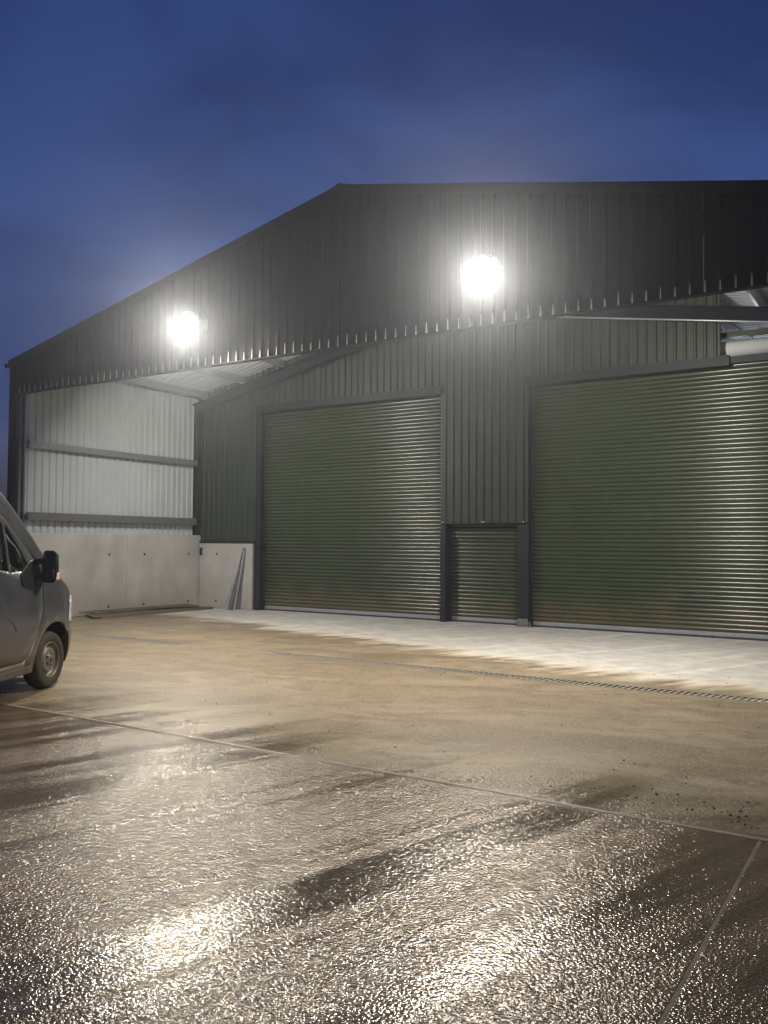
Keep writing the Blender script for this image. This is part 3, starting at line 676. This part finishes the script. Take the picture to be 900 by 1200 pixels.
def prism_side(pts, x0, x1):
    m = MB(); m.extrude([(u, w) for u, w in pts], (x0, 0, 0), (x1, 0, 0), (0, 1, 0), (0, 0, 1)); return m
def round_poly(pts, r, seg=4):
    out = []; n = len(pts)
    for i in range(n):
        p0, p, p1 = Vector(pts[i - 1]), Vector(pts[i]), Vector(pts[(i + 1) % n]); d0 = (p0 - p); d1 = (p1 - p); q = min(r, d0.length * .45, d1.length * .45)
        a = p + d0.normalized() * q; b = p + d1.normalized() * q
        for k in range(seg + 1):
            t = k / seg; v = a * (1 - t) ** 2 + p * 2 * t * (1 - t) + b * t * t; out.append((v.x, v.y))
    return out
def inset(pts, d):
    n = len(pts); c = Vector((sum(p[0] for p in pts) / n, sum(p[1] for p in pts) / n)); out = []
    area = sum(pts[i][0] * pts[(i + 1) % n][1] - pts[(i + 1) % n][0] * pts[i][1] for i in range(n)); sg = 1 if area > 0 else -1
    for i in range(n):
        p0, p, p1 = Vector(pts[i - 1]), Vector(pts[i]), Vector(pts[(i + 1) % n])
        e0 = (p - p0).normalized(); e1 = (p1 - p).normalized(); n0 = Vector((-e0.y, e0.x)) * sg; n1 = Vector((-e1.y, e1.x)) * sg
        b = (n0 + n1); b = b / max(0.3, b.length_squared / 2) if b.length > 1e-6 else n0
        q = p + b * d; out.append((q.x, q.y))
    return out
DOOR = round_poly([(-1.62, 0.40), (-0.66, 0.40), (-0.50, 0.60), (-0.36, 0.78), (-0.30, 0.95), (-0.29, 1.40), (-0.44, 1.56), (-0.98, 2.02), (-1.14, 2.10), (-1.62, 2.12)], 0.06)
WINF = round_poly([(-0.985, 1.42), (-0.54, 1.44), (-0.98, 1.935), (-1.02, 1.955)], 0.03)         # quarter light
WIN = round_poly([(-1.56, 1.52), (-1.26, 1.47), (-1.035, 1.43), (-1.07, 1.975), (-1.15, 2.01), (-1.56, 2.03)], 0.03)

def make_van():
    root = empty('van', (0, 0, 0), label='dirty dark grey van with black wing mirror, parked facing the open bay', category='van')
    hull = tmp_obj(solid_loft(us), 'hull')
    # cabin cavity
    cav = MB(); cav.extrude([(-1.95, 0.55), (-0.28, 0.55), (-0.10, 0.95), (-0.08, 1.36), (-0.95, 2.12), (-1.95, 2.20)], (-0.965, 0, 0), (0.965, 0, 0), (0, 1, 0), (0, 0, 1)); cavo = tmp_obj(cav)
    # narrower at the top so it stays inside the skin
    for v_ in cavo.data.vertices:
        if v_.co.z > 1.3: v_.co.x *= (1 - 0.17 * (v_.co.z - 1.3) / 0.8)
    arches = []
    for uu in (0.0, -3.68):
        m = MB(); m.extrude([(0.03 + 0.45 * math.cos(a), 0.355 + 0.445 * math.sin(a)) for a in [2 * math.pi * k / 40 for k in range(40)]], (-1.2, uu, 0), (-0.70, uu, 0), (0, 1, 0), (0, 0, 1)); arches.append(tmp_obj(m))
        m = MB(); m.extrude([(0.03 + 0.45 * math.cos(a), 0.355 + 0.445 * math.sin(a)) for a in [2 * math.pi * k / 40 for k in range(40)]], (0.70, uu, 0), (1.2, uu, 0), (0, 1, 0), (0, 0, 1)); arches.append(tmp_obj(m))
    dr_cut = [tmp_obj(prism_side(DOOR, sx * 0.90 - 0.06, sx * 0.90 + 0.30) if sx > 0 else prism_side(DOOR, -1.20, -0.84)) for sx in (-1, 1)]
    wsc = MB(); wsc.extrude([(-0.74, 0.02), (0.74, 0.02), (0.62, 1.02), (-0.62, 1.02)], Vector((0, 0.03, 1.485)) + Vector((0, 0.64, 0.77)) * 0.4, Vector((0, 0.03, 1.485)) - Vector((0, 0.64, 0.77)) * 0.40, (1, 0, 0), (0, -0.77, 0.64)); wso = tmp_obj(wsc)
    body = boolean(hull, [('DIFFERENCE', c) for c in [cavo] + arches + dr_cut + [wso]])
    bo = put('body', body, root)
    for sx in (-1, 1):
        dp = tmp_obj(prism_side(inset(DOOR, 0.006), 0.86, 1.3) if sx > 0 else prism_side(inset(DOOR, 0.006), -1.3, -0.86))
        h2 = tmp_obj(solid_loft(us), 'hull2')
        if True:
            cuts = [('INTERSECT', dp)] + [('DIFFERENCE', tmp_obj(prism_side(w_, 0.5, 1.4) if sx > 0 else prism_side(w_, -1.4, -0.5))) for w_ in (WIN, WINF)]
            dm = boolean(h2, cuts); d = put('door', dm, root)
            for w_ in (WIN, WINF):
                wp = tmp_obj(prism_side(inset(w_, -0.012), 0.6, 1.3) if sx > 0 else prism_side(inset(w_, -0.012), -1.3, -0.6))
                outer = tmp_obj(solid_loft(us, -0.014)); inner = tmp_obj(solid_loft([u for u in us if u < 0.8], -0.020))
                gm_ = boolean(outer, [('INTERSECT', wp), ('DIFFERENCE', inner)]); gm_.materials.clear(); gm_.materials.append(GLASS); put('window', gm_, d)
            hm_ = MB(); xx = van_half(-1.5, 1.2); hm_.box(min(sx * xx, sx * (xx + 0.03)), max(sx * xx, sx * (xx + 0.03)), -1.58, -1.42, 1.20, 1.24); put('handle', bevel(hm_.mesh('handle', BLACK), 0.008), d)
            # pressed swage line on the door
            pl = [(-1.60, 1.03), (-1.20, 0.985), (-0.98, 0.875), (-0.90, 0.80), (-0.905, 0.745), (-1.20, 0.725), (-1.60, 0.74)]
            mm = MB(); mm.tube([(sx * (van_half(u, w) + 0.000), u, w) for u, w in round_poly(pl, 0.05)[2:-2]], 0.006, 6); mm.build('swage', VP, d)
    # wheel well linings
    for uu in (0.0, -3.68):
        for sx in (-1, 1):
            m = MB(); n = 24; 
            for i in range(n + 1):
                a = math.pi * (-0.06) + math.pi * 1.12 * i / n
                for x, r in ((0.705, 0.424), (0.985 if abs(math.cos(a)) < 0.85 else 0.92, 0.424), (0.985 if abs(math.cos(a)) < 0.85 else 0.92, 0.416), (0.705, 0.416)): m.v.append((sx * x, uu + 0.03 + (r + 0.02) * math.cos(a), 0.355 + (r + 0.02) * math.sin(a)))
            for i in range(n):
                for j in range(4): a = i * 4; m.f.append([a + j, a + (j + 1) % 4, a + 4 + (j + 1) % 4, a + 4 + j]); m.m.append(0); m.sm.append(False)
            m.build('wheel_well', DARKIN, root)
    # wheels
    wheel = None
    for uu in (0.0, -3.68):
        for sx in (-1, 1):
            if wheel is None:
                T = Matrix.Rotation(R(90), 4, 'Y')
                m = MB(); m.lathe([(0.215, -0.20), (0.29, -0.21), (0.325, -0.195), (0.34, -0.165), (0.341, -0.05), (0.325, -0.015), (0.29, 0.002), (0.245, -0.004), (0.225, -0.012), (0.213, -0.035)], 44, T); tyre = m.mesh('tyre', RUBBER)
                m = MB(); m.lathe([(0.215, -0.20), (0.216, -0.012), (0.208, -0.008), (0.198, -0.03), (0.190, -0.085), (0.165, -0.075), (0.148, -0.035), (0.125, -0.022), (0.09, -0.030), (0.075, -0.030), (0.062, -0.012), (0.03, -0.006), (0.001, -0.006)], 44, T)
                rim = m.mesh('rim', RIMM)
                m = MB()
                for k in range(10):
                    a = 2 * math.pi * k / 10; Q = T @ Matrix.Rotation(a, 4, 'Z') @ Matrix.Translation((0.158, 0, -0.049)) @ Matrix.Rotation(R(55), 4, 'Y'); m.lathe([(0.001, 0.002), (0.015, 0.002), (0.016, -0.006)], 10, Q)
                for k in range(5):
                    a = 2 * math.pi * k / 5 + 0.3; Q = T @ Matrix.Rotation(a, 4, 'Z') @ Matrix.Translation((0.068, 0, -0.026)); m.lathe([(0.001, 0.02), (0.011, 0.018), (0.013, -0.004)], 6, Q)
                m.lathe([(0.001, 0.002), (0.028, 0.0), (0.030, -0.01)], 14, T)
                bolts = m.mesh('wheel_nuts', SOCK); wheel = True
            wd = empty('wheel', (sx * 0.99, uu, 0.34), 0 if sx > 0 else math.pi, root)
            if uu == 0 : wd.rotation_euler.z += R(-2)
            put('tyre', tyre, wd); put('rim', rim, wd); put('wheel_nuts', bolts, wd)
    # bumper: lower front shell in plastic, a little proud
    bsh = tmp_obj(solid_loft([u for u in us if u > 0.33] , 0.012), 'b')
    cut = tmp_obj(MB().box(-1.3, 1.3, 0.36, 1.1, 0.10, 0.66)); arch = []
    for sx in (-1, 1):
        m = MB(); m.extrude([(0.03 + 0.455 * math.cos(a), 0.355 + 0.45 * math.sin(a)) for a in [2 * math.pi * k / 40 for k in range(40)]], (sx * 0.95 - 0.35, 0, 0), (sx * 0.95 + 0.35, 0, 0), (0, 1, 0), (0, 0, 1)); arch.append(tmp_obj(m))
    bm_ = boolean(bsh, [('INTERSECT', cut)] + [('DIFFERENCE', a) for a in arch]); bm_.materials.clear(); bm_.materials.append(VP); put('bumper', bm_, root)
    # headlights wrapped round the corners
    for sx in (-1, 1):
        pp = round_poly([(0.40, 0.78), (0.66, 0.74), (0.80, 0.80), (0.76, 1.0), (0.52, 1.10), (0.44, 1.02)], 0.04)
        o1 = tmp_obj(solid_loft([u for u in us if u > 0.2], 0.008)); c1 = tmp_obj(prism_side(pp, 0.50, 1.2) if sx > 0 else prism_side(pp, -1.2, -0.50)); c0 = tmp_obj(solid_loft([u for u in us if u > 0.15 and u < 0.86], -0.006))
        hm_ = boolean(o1, [('INTERSECT', c1), ('DIFFERENCE', c0)]); hm_.materials.clear(); hm_.materials.append(HEADL); put('headlight', hm_, root)
    m = MB()
    for k in range(4): m.box(-0.42, 0.42, 0.855 - k * 0.012, 0.875 - k * 0.012, 0.70 + k * 0.05, 0.725 + k * 0.05)
    m.build('grille', BLACK, root)
    # sill
    for sx in (-1, 1):
        m = MB(); m.box(min(sx * 0.90, sx * 1.0), max(sx * 0.90, sx * 1.0), -3.22, -0.46, 0.255, 0.345); put('sill', bevel(m.mesh('sill', BUMP), 0.015), root)
    m = MB(); m.box(-0.85, 0.85, -4.2, 0.3, 0.24, 0.33); m.build('underbody', DARKIN, root)
    # windscreen
    m = MB(); ax = Vector((0, -0.77, 0.64)); nn = Vector((0, 0.64, 0.77)); c0 = Vector((0, 0.03, 1.485)) + nn * 0.045
    vs = [c0 + Vector((x, 0, 0)) + ax * y + nn * (dz - 0.05 * (x / 0.74) ** 2) for dz in (0, -0.006) for y, hw in ((0.02, 0.745), (1.02, 0.63)) for x in [hw * k / 4 for k in range(-4, 5)]]
    fs = [(i, i + 1, i + 10, i + 9) for i in range(8)] + [(i + 18, i + 27, i + 28, i + 19) for i in range(8)]
    m.add(vs, fs, 0, True); m.build('windscreen', GLASS, root)
    # mirrors
    for sx in (-1, 1):
        mo = put('wing_mirror', None, root)
        m = MB(); pts = round_poly([(-0.085, 0), (0.085, 0), (0.10, 0.16), (0.085, 0.385), (-0.07, 0.385), (-0.09, 0.2)], 0.045)
        x0 = sx * 1.145
        m.extrude(pts, (x0, -0.42, 1.285), (x0, -0.30, 1.285), (1, 0, 0), (0, 0, 1))
        me = m.mesh('mirror_housing', BLACK)
        for v_ in me.vertices:
            if v_.co.y > -0.31: v_.co.x = x0 + (v_.co.x - x0) * 0.72; v_.co.z = 1.475 + (v_.co.z - 1.475) * 0.80
        bevel(me, 0.018, 2, 25)
        for p in me.polygons: p.use_smooth = True
        put('mirror_housing', me, mo)
        m = MB(); m.extrude([(a * 0.82, 0.03 + b * 0.85) for a, b in pts], (x0, -0.424, 1.285), (x0, -0.421, 1.285), (1, 0, 0), (0, 0, 1)); m.build('mirror_glass', mat('mirror_glass', (0.3, 0.32, 0.34), 0.04, 1.0), mo)
        m = MB(); m.box(x0 + sx * 0.055 - 0.03, x0 + sx * 0.055 + 0.035, -0.40, -0.315, 1.32, 1.41); put('indicator', bevel(m.mesh('indicator', AMBER), 0.015), mo)
        m = MB()
        for z in (1.365, 1.545): m.tube([(sx * 0.94, -0.46, z - 0.03), (sx * 1.06, -0.42, z), (sx * 1.11, -0.37, z)], [0.045, 0.036, 0.032], 10)
        m.build('mirror_arm', BLACK, mo)
        m = MB(); pl = round_poly([(-0.78, 1.27), (-0.62, 1.22), (-0.38, 1.20), (-0.31, 1.30), (-0.33, 1.43), (-0.45, 1.57), (-0.62, 1.52), (-0.80, 1.40)], 0.05); k = len(pl)
        vs = [(sx * (van_half(u, w) + d_), u, w) for d_ in (-0.03, 0.014) for u, w in pl]
        m.add(vs, [(i, (i + 1) % k, (i + 1) % k + k, i + k) for i in range(k)] + [tuple(range(k)), tuple(range(k, 2 * k))[::-1]]); put('mirror_base', bevel(m.mesh('mirror_base', BLACK), 0.006, 2, 50), mo)
    # cabin: seats, dashboard, wheel, jacket
    for sx in (-1, 1):
        se = put('seat', None, root)
        m = MB(); m.box(sx * 0.45 - 0.26, sx * 0.45 + 0.26, -1.72, -1.15, 0.78, 0.98); put('cushion', bevel(m.mesh('cushion', SEATF), 0.05, 3), se)
        T = Matrix.Translation((sx * 0.45, -1.72, 0.95)) @ Matrix.Rotation(R(10), 4, 'X'); m = MB(); m.box(-0.25, 0.25, -0.08, 0.08, 0, 0.66, 0, T); put('backrest', bevel(m.mesh('backrest', SEATF), 0.05, 3), se)
        m = MB(); m.box(-0.13, 0.13, -0.06, 0.05, 0.70, 0.90, 0, T); put('headrest', bevel(m.mesh('headrest', SEATF), 0.04, 3), se)
    m = MB(); m.extrude([(-0.85, 1.0), (-0.30, 0.9), (-0.24, 1.28), (-0.50, 1.36), (-0.80, 1.27)], (-0.90, 0, 0), (0.90, 0, 0), (0, 1, 0), (0, 0, 1)); m.build('dashboard', BLACK, root)
    m = MB(); T = Matrix.Translation((0.45, -1.02, 1.30)) @ Matrix.Rotation(R(62), 4, 'X'); m.tube([T @ Vector((0.20 * math.cos(a), 0.20 * math.sin(a), 0)) for a in [2 * math.pi * k / 24 for k in range(25)]], 0.016, 8); m.tube([T @ Vector((-0.2, 0, 0)), T @ Vector((0.2, 0, 0))], 0.02, 6); m.tube([T @ Vector((0, 0, 0)), T @ Vector((0, -0.02, -0.25))], 0.03, 8); m.build('steering_wheel', BLACK, root)
    m = MB(); m.box(-0.94, 0.94, -1.96, -1.93, 0.55, 2.14); m.build('bulkhead', SEATF, root)
    for sx in (-1, 1):
        m = MB(); m.box(min(sx * 0.80, sx * 0.93), max(sx * 0.80, sx * 0.93), -4.66, -4.60, 1.0, 1.7); put('tail_light', bevel(m.mesh('tail_light', REDL), 0.012), root)
    m = MB(); m.box(-0.98, 0.98, -4.70, -4.55, 0.38, 0.56); put('rear_bumper', bevel(m.mesh('rear_bumper', BUMP), 0.02), root)
    for o in tmp: bpy.data.objects.remove(o, do_unlink=True)
    return root
van = make_van()
def jacket():
    m = MB(); rnd = random.Random(2); n = 9
    T = Matrix.Translation((0.0, 0, 0))
    for k in range(2):
        for i in range(n + 1):
            for j in range(n + 1):
                x = -0.24 + 0.48 * i / n; t = j / n
                yy = -1.60 + 0.05 * math.sin(i * 1.3 + j * 0.6) + (0.10 if t < 0.35 else 0) - 0.10 * t - k * 0.02; z = 1.02 + 0.66 * t + 0.02 * math.sin(i * 2.1)
                m.v.append((x - 0.45, yy, z))
        o = k * (n + 1) ** 2
        for i in range(n):
            for j in range(n): a = o + i * (n + 1) + j; m.f.append([a, a + 1, a + n + 2, a + n + 1]); m.m.append(0); m.sm.append(True)
    return m.build('jacket', HIVIS, label='green and yellow work jacket hung over the far seat inside the grey van', category='jacket')
jk = jacket()
VA = R(27.0); VS = 0.90
VLOC = Vector((7.066, -9.480, 0)) - Vector((math.cos(VA), math.sin(VA), 0)) * 0.99 * VS
for o in (van, jk): o.scale = (VS, VS, VS); o.rotation_euler.z = VA; o.location = VLOC


# ------------------------------------------------------------------ thin haze added for the glow round the lamps
hz = MB(); hz.box(-420, 420, -420, 420, -1.2, 9.5)
HM = bpy.data.materials.new('glow_haze'); HM.use_nodes = True; t = HM.node_tree; t.nodes.clear()
o = t.nodes.new('ShaderNodeOutputMaterial'); v = t.nodes.new('ShaderNodeVolumePrincipled'); v.inputs['Color'].default_value = (0.76, 0.85, 1, 1); v.inputs['Density'].default_value = 0.0024; v.inputs['Anisotropy'].default_value = 0.87
t.links.new(v.outputs[0], o.inputs['Volume'])
hz.build('haze', HM, kind='stuff', label='thin haze added to glow round the floodlights', category='haze')
